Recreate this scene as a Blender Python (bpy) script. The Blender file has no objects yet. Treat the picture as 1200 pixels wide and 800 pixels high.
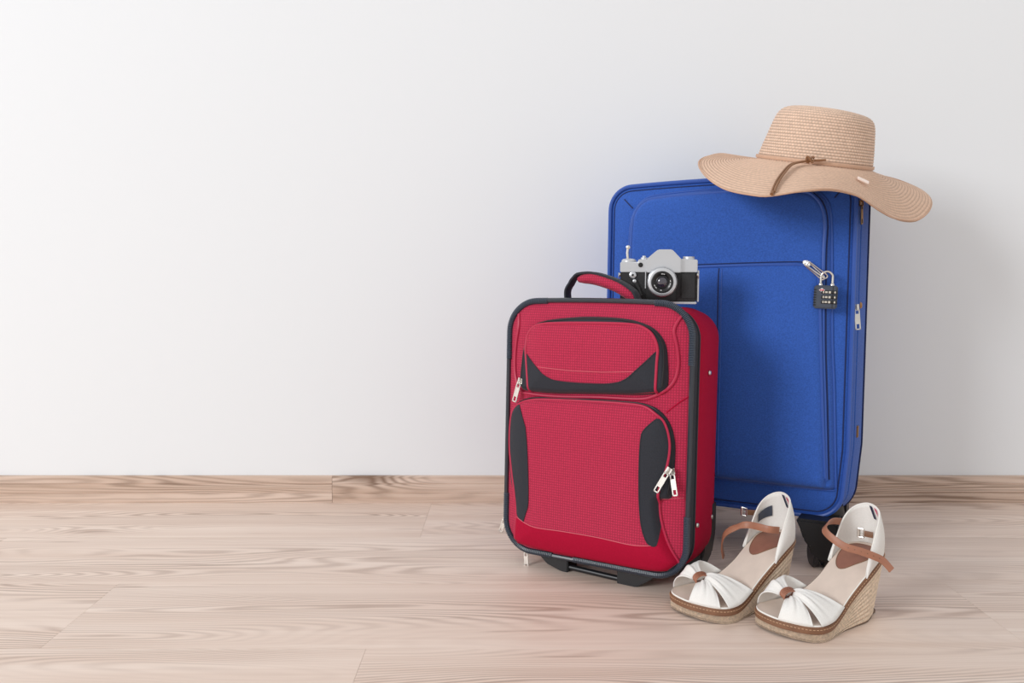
import bpy, bmesh, math, random
import numpy as np
from math import sin, cos, radians as R, pi
from mathutils import Vector, Matrix
from mathutils.geometry import delaunay_2d_cdt
random.seed(7); np.random.seed(7)
scene = bpy.context.scene
COL = scene.collection

# ---------------------------------------------------------------- camera
cam = bpy.data.objects.new('camera', bpy.data.cameras.new('camera'))
COL.objects.link(cam); scene.camera = cam
cam.data.sensor_width = 36; cam.data.lens = 30
cam.location = (0, 0, .54)
cam.rotation_euler = (R(90) - math.atan(.095), 0, 0)
cam.data.clip_start = .05
# ---------------------------------------------------------------- daylight
world = bpy.data.worlds.new('room_light'); scene.world = world
world.use_nodes = True
bg = world.node_tree.nodes['Background']
bg.inputs[0].default_value = (1, .988, .972, 1); bg.inputs[1].default_value = .72
def area(name, loc, target, sx, sy, power, color):
    l = bpy.data.lights.new(name, 'AREA'); l.shape = 'RECTANGLE'; l.size = sx; l.size_y = sy
    l.energy = power; l.color = color
    o = bpy.data.objects.new(name, l); COL.objects.link(o); o.location = loc
    d = Vector(target) - Vector(loc); o.rotation_euler = d.to_track_quat('-Z', 'Y').to_euler()
    return o
area('window_light', (-5.6, -3.1, 3.0), (.2, 1.6, .35), 2.1, 2.1, 285, (.95, .975, 1))
scene.view_settings.view_transform = 'Standard'; scene.view_settings.look = 'None'
scene.view_settings.exposure = 0; scene.view_settings.gamma = 1
scene.view_settings.use_curve_mapping = False

# ---------------------------------------------------------------- materials
def lin(c):
    return tuple(((v/255)/12.92 if v/255 <= .04045 else ((v/255+.055)/1.055)**2.4) for v in c)
class NT:
    def __init__(s, m): s.t = m.node_tree
    def n(s, typ, **kw):
        nd = s.t.nodes.new(typ)
        for k, v in kw.items():
            if k.startswith('_'): setattr(nd, k[1:], v)
            else: nd.inputs[k.replace('__', ' ')].default_value = v
        return nd
    def l(s, a, b): s.t.links.new(a, b)
    def math(s, op, a, b=None, clamp=False):
        nd = s.t.nodes.new('ShaderNodeMath'); nd.operation = op; nd.use_clamp = clamp
        for i, v in enumerate((a, b)):
            if v is None: continue
            if isinstance(v, (int, float)): nd.inputs[i].default_value = v
            else: s.l(v, nd.inputs[i])
        return nd.outputs[0]
    def mapr(s, v, a, b, c, d):
        nd = s.t.nodes.new('ShaderNodeMapRange'); s.l(v, nd.inputs[0])
        for i, x in enumerate((a, b, c, d)): nd.inputs[i+1].default_value = x
        return nd.outputs[0]
    def mix(s, f, a, b):
        nd = s.t.nodes.new('ShaderNodeMix'); nd.data_type = 'RGBA'
        if isinstance(f, (int, float)): nd.inputs[0].default_value = f
        else: s.l(f, nd.inputs[0])
        for sock, v in ((nd.inputs[6], a), (nd.inputs[7], b)):
            if isinstance(v, tuple): sock.default_value = (*v[:3], 1)
            else: s.l(v, sock)
        return nd.outputs[2]
def mat(name, col, rough=.6, metal=0, spec=.5, noise=0, nscale=60, weave=0, wamp=.25, bump=0, bscale=300, sheen=0, uvweave=None, coat=0, axes='XZ'):
    m = bpy.data.materials.new(name); m.use_nodes = True
    T = NT(m); b = m.node_tree.nodes['Principled BSDF']
    c = lin(col)
    b.inputs['Roughness'].default_value = rough; b.inputs['Metallic'].default_value = metal
    b.inputs['Specular IOR Level'].default_value = spec
    if sheen: b.inputs['Sheen Weight'].default_value = sheen; b.inputs['Sheen Roughness'].default_value = .5
    if coat: b.inputs['Coat Weight'].default_value = coat
    tc = T.n('ShaderNodeTexCoord'); base = (*c, 1)
    colr = None; height = None
    if noise:
        n = T.n('ShaderNodeTexNoise', Scale=nscale, Detail=4.0); T.l(tc.outputs['Object'], n.inputs['Vector'])
        f = T.mapr(n.outputs[0], .3, .7, 1-noise, 1+noise)
        vm = T.n('ShaderNodeVectorMath', _operation='SCALE'); vm.inputs[0].default_value = c
        T.l(f, vm.inputs['Scale']); colr = vm.outputs[0]
    if weave:
        sp = T.n('ShaderNodeSeparateXYZ'); T.l(tc.outputs['Object'], sp.inputs[0])
        a = T.math('SINE', T.math('MULTIPLY', sp.outputs[axes[0]], 2*pi/weave))
        z = T.math('SINE', T.math('MULTIPLY', sp.outputs[axes[1]], 2*pi/weave))
        w = T.math('MULTIPLY', T.math('ADD', a, 1.0), T.math('ADD', z, 1.0))   # 0..4
        f = T.mapr(w, 0, 2.2, 1-wamp, 1+wamp*.35)
        vm = T.n('ShaderNodeVectorMath', _operation='SCALE')
        if colr is not None: T.l(colr, vm.inputs[0])
        else: vm.inputs[0].default_value = c
        T.l(f, vm.inputs['Scale']); colr = vm.outputs[0]
        height = T.math('MULTIPLY', w, .25)
    if uvweave:
        un, vn, amp = uvweave
        sp = T.n('ShaderNodeSeparateXYZ'); T.l(tc.outputs['UV'], sp.inputs[0])
        v = T.math('MULTIPLY', sp.outputs['Y'], vn)
        row = T.math('FLOOR', v)
        off = T.math('MULTIPLY', row, .5)
        u = T.math('ADD', T.math('MULTIPLY', sp.outputs['X'], un), off)
        a = T.math('ABSOLUTE', T.math('SINE', T.math('MULTIPLY', u, pi)))
        z = T.math('SINE', T.math('MULTIPLY', T.math('FRACT', v), pi))
        w = T.math('MULTIPLY', T.math('POWER', z, .6), T.mapr(a, 0, 1, .82 if name.endswith('brim') else .5, 1))
        f = T.mapr(w, 0, 1, 1-amp, 1+amp*.3)
        vm = T.n('ShaderNodeVectorMath', _operation='SCALE')
        if colr is not None: T.l(colr, vm.inputs[0])
        else: vm.inputs[0].default_value = c
        T.l(f, vm.inputs['Scale']); colr = vm.outputs[0]; height = w
    if colr is not None: T.l(colr, b.inputs['Base Color'])
    else: b.inputs['Base Color'].default_value = base
    if bump:
        n = T.n('ShaderNodeTexNoise', Scale=bscale, Detail=3.0); T.l(tc.outputs['Object'], n.inputs['Vector'])
        h = n.outputs[0]
        if height is not None: h = T.math('ADD', h, height)
        bp = T.n('ShaderNodeBump', Strength=bump, Distance=.001); T.l(h, bp.inputs['Height'])
        T.l(bp.outputs[0], b.inputs['Normal'])
    return m

def wood(name, light, mid, dark, strength=1.0, gloss=.45, ystretch=7, off=0.0):
    m = bpy.data.materials.new(name); m.use_nodes = True
    T = NT(m); b = m.node_tree.nodes['Principled BSDF']
    tc = T.n('ShaderNodeTexCoord'); oi = T.n('ShaderNodeObjectInfo')
    geo = T.n('ShaderNodeNewGeometry')
    rnd = T.math('MULTIPLY', oi.outputs['Random'], 37.0)
    cmb = T.n('ShaderNodeCombineXYZ'); T.l(rnd, cmb.inputs[0]); T.l(rnd, cmb.inputs[1]); cmb.inputs[2].default_value = off
    va = T.n('ShaderNodeVectorMath', _operation='ADD'); T.l(geo.outputs['Position'], va.inputs[0]); T.l(cmb.outputs[0], va.inputs[1])
    def stretch(sx, sy, sz=None):
        mp = T.n('ShaderNodeVectorMath', _operation='MULTIPLY'); T.l(va.outputs[0], mp.inputs[0])
        mp.inputs[1].default_value = (sx, sy, sy if sz is None else sz); return mp.outputs[0]
    def noise(v, scale, det=2.0, rough=.5):
        n = T.n('ShaderNodeTexNoise', Scale=scale, Detail=det, Roughness=rough); T.l(v, n.inputs['Vector']); return n.outputs[0]
    # knots
    vo = T.n('ShaderNodeTexVoronoi', Scale=1.0); T.l(stretch(2.0, 7.5), vo.inputs['Vector'])
    kd = vo.outputs['Distance']
    pick = T.n('ShaderNodeSeparateXYZ'); T.l(vo.outputs['Color'], pick.inputs[0])
    sel = T.math('GREATER_THAN', pick.outputs[0], .72)
    kn = T.math('MULTIPLY', T.mapr(kd, 0, .42, 1, 0), sel)
    kn2 = T.math('POWER', kn, 2.0)
    # cathedral rings : contour lines of a stretched smooth noise, bowed round the knots
    base = noise(stretch(.75, ystretch*.8), 1.0, 1.5, .45)
    wob = noise(stretch(5, 40), 1.0, 2)
    fld = T.math('ADD', T.math('ADD', T.math('MULTIPLY', base, 30.0), T.math('MULTIPLY', wob, .8)), T.math('MULTIPLY', kn2, 3.5))
    ring = T.math('POWER', T.math('ABSOLUTE', T.math('SINE', T.math('MULTIPLY', fld, pi*1.7))), 3.0)
    mask = T.mapr(noise(stretch(1.2, 9), 1.0, 2), .42, .68, .1, 1)
    ring = T.math('MULTIPLY', ring, T.math('ADD', mask, kn2, True))
    streak = noise(stretch(2.2, 120), 1.0, 4, .6)
    streak2 = noise(stretch(1.0, 26), 1.0, 3, .55)
    f1 = T.mapr(streak2, .35, .7, 0, 1)
    col = T.mix(T.math('MULTIPLY', f1, .75, True), lin(light), lin(mid))
    col = T.mix(T.math('MULTIPLY', T.mapr(streak, .45, .8, 0, .7), strength, True), col, lin(mid))
    col = T.mix(T.math('MULTIPLY', ring, .55*strength, True), col, lin(dark))
    sm = T.mapr(noise(stretch(3.2, 48), 1.0, 3, .5), .66, .8, 0, .75*strength)
    col = T.mix(sm, col, lin(dark))
    core = T.math('MULTIPLY', T.mapr(kd, .02, .16, .8, 0), sel)
    col = T.mix(T.math('MULTIPLY', core, strength, True), col, lin(dark))
    T.l(col, b.inputs['Base Color'])
    b.inputs['Roughness'].default_value = gloss; b.inputs['Specular IOR Level'].default_value = .4
    bp = T.n('ShaderNodeBump', Strength=.15, Distance=.0006); T.l(streak, bp.inputs['Height']); T.l(bp.outputs[0], b.inputs['Normal'])
    return m

M = dict(
 wall=mat('white_wall_paint', (238, 241, 244), .9, spec=.2, bump=.08, bscale=40),
 floor=wood('light_beech_laminate', (238, 220, 207), (220, 196, 180), (146, 114, 96)),
 base=wood('baseboard_wood', (226, 205, 190), (196, 168, 148), (118, 90, 70), 1.3, .6, 14, 5.3),
 red=mat('red_polyester', (192, 42, 78), .8, spec=.3, weave=.0042, wamp=.30, noise=.08, nscale=300, bump=.5, bscale=700, sheen=.15),
 redplain=mat('red_side_polyester', (172, 4, 50), .8, spec=.2, noise=.07, nscale=400, bump=.35, bscale=900),
 redpipe=mat('red_piping', (184, 30, 70), .45, noise=.04, nscale=400),
 redthread=mat('pink_thread', (214, 96, 112), .6),
 black=mat('black_fabric', (30, 33, 43), .75, noise=.18, nscale=500, bump=.4, bscale=900, sheen=.1),
 blackgloss=mat('black_rubber', (30, 31, 35), .35),
 blackplastic=mat('black_plastic', (24, 25, 28), .45, noise=.1, nscale=60),
 piping=mat('slate_piping', (46, 51, 60), .3, spec=.6),
 sleeve=mat('grey_corner_sleeve', (66, 76, 90), .3, spec=.7),
 blue=mat('blue_polyester', (50, 93, 180), .8, spec=.25, noise=.16, nscale=420, bump=.4, bscale=900, sheen=.12),
 bluepipe=mat('blue_piping', (48, 88, 172), .4, noise=.04, nscale=400),
 bluedark=mat('dark_blue_tape', (20, 38, 88), .7, noise=.1, nscale=400),
 silver=mat('polished_nickel', (225, 222, 216), .28, metal=1, noise=.05, nscale=90),
 satin=mat('satin_chrome', (214, 216, 220), .34, metal=.75),
 brass=mat('aged_brass', (170, 128, 84), .35, metal=1),
 gold=mat('rose_gold', (250, 232, 222), .25),
 leather_black=mat('black_leatherette', (34, 34, 36), .55, noise=.25, nscale=900, bump=.6, bscale=1400),
 blackmetal=mat('black_enamel', (22, 22, 24), .3),
 glass=mat('lens_glass', (48, 42, 58), .06, spec=1, coat=1),
 lockgrey=mat('dark_grey_casing', (66, 74, 88), .4, noise=.05, nscale=200),
 cream=mat('cream_plastic', (205, 200, 188), .4),
 whiteink=mat('white_print', (235, 235, 235), .5),
 redink=mat('red_print', (206, 52, 70), .5),
 pinkink=mat('pink_red_stitching', (214, 30, 92), .6),
 navyink=mat('navy_stitching', (28, 34, 66), .6),
 straw=mat('woven_straw', (226, 196, 174), .75, noise=.10, nscale=160, uvweave=(105, 24, .42), bump=.5, bscale=900),
 strawbrim=mat('woven_straw_brim', (222, 188, 164), .75, noise=.08, nscale=160, uvweave=(150, 22, .32), bump=.5, bscale=900),
 ribbon=mat('tan_ribbon', (206, 168, 142), .6, noise=.06, nscale=200),
 cord=mat('brown_cord', (140, 98, 66), .45),
 jute=mat('jute_rope', (238, 216, 192), .9, noise=.16, nscale=240, bump=1, bscale=600, uvweave=(130, 9, .22)),
 brown=mat('tan_leather', (130, 92, 68), .5, noise=.14, nscale=60, bump=.25, bscale=900),
 strap=mat('tan_leather_strap', (164, 110, 86), .42, noise=.12, nscale=50, bump=.25, bscale=900),
 insole=mat('beige_insole', (218, 201, 188), .7, noise=.04, nscale=60, bump=.15, bscale=900),
 brownpad=mat('brown_insole_pad', (142, 96, 80), .5, noise=.14, nscale=45, bump=.25, bscale=900),
 canvas=mat('white_canvas', (240, 238, 234), .85, noise=.03, nscale=500, bump=.4, bscale=1200, sheen=.1),
 edgewhite=mat('white_edging', (240, 238, 232), .6),
 rubber=mat('brown_rubber_sole', (120, 100, 84), .7),
 thread=mat('cream_thread', (206, 168, 134), .7),
)

# ---------------------------------------------------------------- mesh helpers
def mesh(name, parts, m, parent=None, smooth=True, uv=None, kind=None):
    V = []; F = []
    for v, f in parts:
        o = len(V); V += [tuple(map(float, p)) for p in v]; F += [tuple(i+o for i in q) for q in f]
    me = bpy.data.meshes.new(name); me.from_pydata(V, [], F); me.validate()
    bm = bmesh.new(); bm.from_mesh(me); bmesh.ops.recalc_face_normals(bm, faces=bm.faces); bm.to_mesh(me); bm.free()
    if uv is not None:
        lay = me.uv_layers.new(name='UVMap')
        for poly in me.polygons:
            for li in poly.loop_indices: lay.data[li].uv = uv[me.loops[li].vertex_index]
    me.materials.append(m)
    if smooth:
        me.polygons.foreach_set('use_smooth', [True]*len(me.polygons))
        try: me.set_sharp_from_angle(angle=R(42))
        except Exception: pass
    o = bpy.data.objects.new(name, me); COL.objects.link(o)
    if parent is not None: o.parent = parent
    if kind: o['kind'] = kind
    return o
def thing(name, label, cat, loc, rot=(0, 0, 0), group=None):
    o = bpy.data.objects.new(name, None); COL.objects.link(o); o.empty_display_size = .05
    o.location = loc; o.rotation_euler = rot; o['label'] = label; o['category'] = cat
    if group: o['group'] = group
    return o
def cr(pts, n=8, closed=False):
    """Catmull-Rom through pts"""
    P = np.array(pts, float); N = len(P); out = []
    segs = N if closed else N-1
    for i in range(segs):
        if closed: a, b, c, d = P[(i-1) % N], P[i], P[(i+1) % N], P[(i+2) % N]
        else: a, b, c, d = P[max(i-1, 0)], P[i], P[i+1], P[min(i+2, N-1)]
        for k in range(n):
            t = k/n
            out.append(.5*((2*b)+(c-a)*t+(2*a-5*b+4*c-d)*t*t+(3*b-a-3*c+d)*t**3))
    if not closed: out.append(P[-1])
    return np.array(out)
def resample(P, step, closed=False):
    P = np.array(P, float)
    if closed: P = np.vstack([P, P[:1]])
    s = np.r_[0, np.cumsum(np.linalg.norm(np.diff(P, axis=0), axis=1))]
    n = max(3, int(round(s[-1]/step)))
    t = np.linspace(0, s[-1], n+1)
    Q = np.stack([np.interp(t, s, P[:, k]) for k in range(P.shape[1])], 1)
    return Q[:-1] if closed else Q
def sweep(P, prof, closed=False, up=None, caps=True, scale=None):
    """prof: list of (a,b) ; a along side, b along up"""
    P = np.array(P, float); N = len(P); V = []
    T = np.zeros_like(P)
    for i in range(N):
        a = P[(i-1) % N] if (closed or i > 0) else P[i]; b = P[(i+1) % N] if (closed or i < N-1) else P[i]
        T[i] = (b-a)/(np.linalg.norm(b-a)+1e-12)
    u = None
    for i in range(N):
        if up is not None:
            uu = np.array(up[i] if len(np.shape(up)) == 2 else up, float)
        else:
            uu = u if u is not None else (np.array([0, 0, 1.]) if abs(T[0][2]) < .9 else np.array([0, 1., 0]))
        uu = uu-T[i]*(uu@T[i]); uu /= (np.linalg.norm(uu)+1e-12); u = uu
        s = np.cross(T[i], uu); k = 1 if scale is None else scale[i]
        for a, b in prof: V.append(P[i]+s*a*k+uu*b*k)
    m = len(prof); F = []
    for i in range(N if closed else N-1):
        j = (i+1) % N
        for k in range(m):
            F.append((i*m+k, i*m+(k+1) % m, j*m+(k+1) % m, j*m+k))
    if not closed and caps: F += [tuple(range(m)), tuple(range((N-1)*m, N*m))]
    return V, F
def circ(r, n=8, ry=None):
    ry = r if ry is None else ry
    return [(r*cos(2*pi*k/n), ry*sin(2*pi*k/n)) for k in range(n)]
def tube(P, r, closed=False, n=8, scale=None, up=None): return sweep(P, circ(r, n), closed, up, True, scale)
def band(P, w, t, up, closed=False):
    h = w/2; q = t/2; e = min(q, h)*.6
    return sweep(P, [(-h, -q+e*.5), (-h+e, -q), (h-e, -q), (h, -q+e*.5), (h, q-e*.5), (h-e, q), (-h+e, q), (-h, q-e*.5)], closed, up)
def box(c, s, bev=.0, mtx=None):
    bm = bmesh.new(); bmesh.ops.create_cube(bm, size=1)
    bmesh.ops.scale(bm, vec=s, verts=bm.verts)
    if bev: bmesh.ops.bevel(bm, geom=bm.edges[:], offset=bev, segments=2, affect='EDGES')
    if mtx is not None: bmesh.ops.transform(bm, matrix=mtx, verts=bm.verts)
    bmesh.ops.translate(bm, vec=c, verts=bm.verts)
    bm.verts.index_update()
    r = [tuple(v.co) for v in bm.verts], [tuple(v.index for v in f.verts) for f in bm.faces]; bm.free(); return r
def lathe(prof, o=(0, 0, 0), axis=(0, 0, 1), n=32):
    """prof list (r,h)"""
    ax = np.array(axis, float); ax /= np.linalg.norm(ax)
    a = np.cross(ax, (0, 0, 1.) if abs(ax[2]) < .9 else (1., 0, 0)); a /= np.linalg.norm(a); b = np.cross(ax, a)
    o = np.array(o, float); V = []; F = []; m = len(prof)
    for r, h in prof:
        for k in range(n):
            t = 2*pi*k/n; V.append(o+ax*h+(a*cos(t)+b*sin(t))*r)
    for i in range(m-1):
        for k in range(n): F.append((i*n+k, i*n+(k+1) % n, (i+1)*n+(k+1) % n, (i+1)*n+k))
    if prof[0][0] > 1e-6: F.append(tuple(range(n)))
    if prof[-1][0] > 1e-6: F.append(tuple(range((m-1)*n, m*n)))
    return V, F
def prism(outline, y0, y1, bev=0):
    """outline (x,z) extruded along y"""
    n = len(outline)
    V = [(x, y0, z) for x, z in outline]+[(x, y1, z) for x, z in outline]
    F = [tuple(range(n)), tuple(range(n, 2*n))]+[(i, (i+1) % n, n+(i+1) % n, n+i) for i in range(n)]
    if bev:
        bm = bmesh.new(); vs = [bm.verts.new(v) for v in V]
        for f in F: bm.faces.new([vs[i] for i in f])
        bmesh.ops.recalc_face_normals(bm, faces=bm.faces)
        bmesh.ops.bevel(bm, geom=bm.edges[:], offset=bev, segments=2, affect='EDGES'); bm.verts.index_update()
        V = [tuple(v.co) for v in bm.verts]; F = [tuple(v.index for v in f.verts) for f in bm.faces]; bm.free()
    return V, F
def rings(R_, closed=True, cap0=False, cap1=False):
    V = [p for r in R_ for p in r]; n = len(R_[0]); F = []
    for i in range(len(R_)-1):
        for k in range(n if closed else n-1):
            F.append((i*n+k, i*n+(k+1) % n, (i+1)*n+(k+1) % n, (i+1)*n+k))
    if cap0: F.append(tuple(range(n)))
    if cap1: F.append(tuple(range((len(R_)-1)*n, len(R_)*n)))
    return V, F
def rrect(x0, x1, z0, z1, r, step=.005, bulge=0):
    pts = []
    for cx, cz, a0 in ((x1-r, z0+r, -90), (x1-r, z1-r, 0), (x0+r, z1-r, 90), (x0+r, z0+r, 180)):
        for k in range(13):
            a = R(a0+k*7.5); pts.append((cx+r*cos(a), cz+r*sin(a)))
    P = resample(pts, step, True)
    if bulge:
        xc = (x0+x1)/2; hw = (x1-x0)/2; zc = (z0+z1)/2
        k = np.clip((P[:, 1]-zc)/((z1-z0)/2), 0, 1)**3
        P[:, 1] += bulge*k*(1-((P[:, 0]-xc)/hw)**2)
    return P
# heightfield pieces ---------------------------------------------------------
def sdist(Q, O):
    """signed distance (+ inside) of points Q to closed polygon O"""
    Q = np.atleast_2d(Q); A = O; B = np.roll(O, -1, 0); d = np.full(len(Q), 9.); ins = np.zeros(len(Q), bool)
    for a, b in zip(A, B):
        ab = b-a; t = np.clip(((Q-a)@ab)/(ab@ab+1e-15), 0, 1)
        d = np.minimum(d, np.hypot(*(Q-a-t[:, None]*ab).T))
        c = ((a[1] > Q[:, 1]) != (b[1] > Q[:, 1])) & (Q[:, 0] < (b[0]-a[0])*(Q[:, 1]-a[1])/(b[1]-a[1]+1e-15)+a[0])
        ins ^= c
    return np.where(ins, d, -d)
class Relief:
    def __init__(s): s.t = []
    def add(s, outline, h, e): s.t.append((np.array(outline, float), h, e)); return s
    def __call__(s, Q):
        Q = np.atleast_2d(np.array(Q, float)); H = np.zeros(len(Q))
        for O, h, e in s.t:
            k = np.clip(sdist(Q, O)/e, 0, 1); H += h*(1-(1-k)**2)
        return H
def patch(outline, rel, eps, g=.0035, skirt=True):
    O = np.array(outline, float); lo = O.min(0); hi = O.max(0)
    gx, gz = np.meshgrid(np.arange(lo[0]+g/2, hi[0], g), np.arange(lo[1]+g/2, hi[1], g))
    gz[:, ::2] += g*.3
    Q = np.stack([gx.ravel(), gz.ravel()], 1)
    for U, h, e in getattr(rel, 't', []):
        if e > .02: continue
        Uu = resample(U, .003, True)
        Tn = np.roll(Uu, -1, 0)-np.roll(Uu, 1, 0); Tn /= np.linalg.norm(Tn, axis=1)[:, None]
        ar = np.sum(Uu[:, 0]*np.roll(Uu[:, 1], -1)-np.roll(Uu[:, 0], -1)*Uu[:, 1])
        Nn = np.stack([-Tn[:, 1], Tn[:, 0]], 1)*(1 if ar > 0 else -1)
        dq = sdist(Q, Uu); Q = Q[(dq < -.0004) | (dq > e*1.05)]
        for f_ in (0, .07, .22, .45, .72, 1.0):
            W = Uu+Nn*e*f_; W = W[np.abs(sdist(W, Uu)-e*f_) < .0004]; Q = np.vstack([Q, W])
    Q = Q[sdist(Q, O) > g*.12]
    P = np.vstack([O, Q]); n = len(O)
    r = delaunay_2d_cdt([Vector(p) for p in P], [], [list(range(n))], 1, 1e-6)
    vs = np.array([tuple(v) for v in r[0]]); H = rel(vs)+eps
    V = [(v[0], -h, v[1]) for v, h in zip(vs, H)]
    F = [tuple(f) for f in r[2]]
    return V, F
def on(rel, P, off):
    P = np.array(P, float); return np.stack([P[:, 0], -(rel(P)+off), P[:, 1]], 1)
def lift(o, zo):
    for v in o.data.vertices: v.co.z += zo
    return o

def pull(parent, P, d, nrm, L=.028, w=.0085, m=None, name='zipper_pull'):
    """slider with a framed tab: P slider position, d direction of tab, nrm outward"""
    m = m or M['silver']
    P = np.array(P, float); d = np.array(d, float); d /= np.linalg.norm(d)
    nrm = np.array(nrm, float); nrm -= d*(nrm@d); nrm /= np.linalg.norm(nrm); s = np.cross(d, nrm)
    def X(a, b, c): return P+d*a+s*b+nrm*c
    def pl(a0, a1, b0, b1, c0, c1):
        V = [X(a, b, c) for a in (a0, a1) for b in (b0, b1) for c in (c0, c1)]
        return V, [(0, 1, 3, 2), (4, 6, 7, 5), (0, 4, 5, 1), (2, 3, 7, 6), (0, 2, 6, 4), (1, 5, 7, 3)]
    t0, t1 = .0025, .0042; h = w/2; b = w*.22; a0 = .004; a1 = a0+L
    tab = [pl(a0, a1, -h, -h+b, t0, t1), pl(a0, a1, h-b, h, t0, t1), pl(a0, a0+b, -h, h, t0, t1),
           pl(a1-b, a1, -h, h, t0, t1), pl(a0+L*.22, a1-L*.28, -h+b, h-b, t0+.0002, t1-.0003)]
    o = mesh(name, tab, m, parent, smooth=False)
    sl = [pl(-.005, .005, -.0045, .0045, 0, .0022)]
    arch = [X(a, 0, c) for a, c in ((-.004, .002), (-.003, .005), (0, .0058), (.004, .0055), (.0055, .003))]
    sl.append(tube(arch, .0012, n=6))
    mesh('slider', sl, m, o, smooth=False)
    return o

# ================================================================ setting
def build_setting():
    WY = 1.879
    w = mesh('wall_back', [box((0, WY+.05, 1.35), (7, .1, 2.9))], M['wall'], smooth=False); w['kind'] = 'structure'
    root = mesh('floor', [box((0, .4, -.026), (7, 3.1, .02))], M['rubber'], smooth=False); root['kind'] = 'structure'
    rows = [1.879, 1.628, 1.387, 1.146, .905, .664, .423, .182, -.059, -.3, -.541, -.782, -1.023]
    joints = [-.18, .40, -.66, -.2042, .3, -.5, .1, .5, -.3, .2, -.6, .0]
    cache = {}
    for i in range(len(rows)-1):
        y1, y0 = rows[i], rows[i+1]; L = 1.387
        for k in range(-3, 3):
            x0 = joints[i]+k*L; x1 = x0+L
            if x1 < -3.4 or x0 > 3.4: continue
            dep = round(y1-y0, 3)
            if dep not in cache:
                V, F = box((0, 0, 0), (L-.0003, dep-.0002, .016), 0)
                tmp = mesh('plank', [(V, F)], M['floor'], root, smooth=False); cache[dep] = tmp.data; o = tmp
            else:
                o = bpy.data.objects.new('plank', cache[dep]); COL.objects.link(o); o.parent = root
            o.location = ((x0+x1)/2, (y0+y1)/2, -.008)
    # baseboard: three-band profile, two lengths butted
    prof = [(0, 0), (-.012, 0), (-.0125, .0195), (-.0108, .0205), (-.0108, .0225), (-.0122, .0235), (-.0115, .0405), (-.0095, .0418), (-.0095, .0435), (-.0108, .0445), (-.0095, .058), (-.0075, .0602), (0, .0602)]
    bb = bpy.data.objects.new('baseboard_back', None); COL.objects.link(bb); bb.location = (0, WY, 0); bb['kind'] = 'structure'
    for x0, x1 in ((-3.4, -.4025), (-.4018, 3.4)):
        V = [(x0, y, z) for y, z in prof]+[(x1, y, z) for y, z in prof]; n = len(prof)
        F = [tuple(range(n)), tuple(range(n, 2*n))]+[(i, (i+1) % n, n+(i+1) % n, n+i) for i in range(n)]
        mesh('board', [(V, F)], M['base'], bb, smooth=False)
build_setting()

# ================================================================ red suitcase
def frame(yaw, tilt, roll):
    return Matrix.Rotation(R(yaw), 3, 'Z')@Matrix.Rotation(R(-tilt), 3, 'X')@Matrix.Rotation(R(-roll), 3, 'Y')

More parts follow.
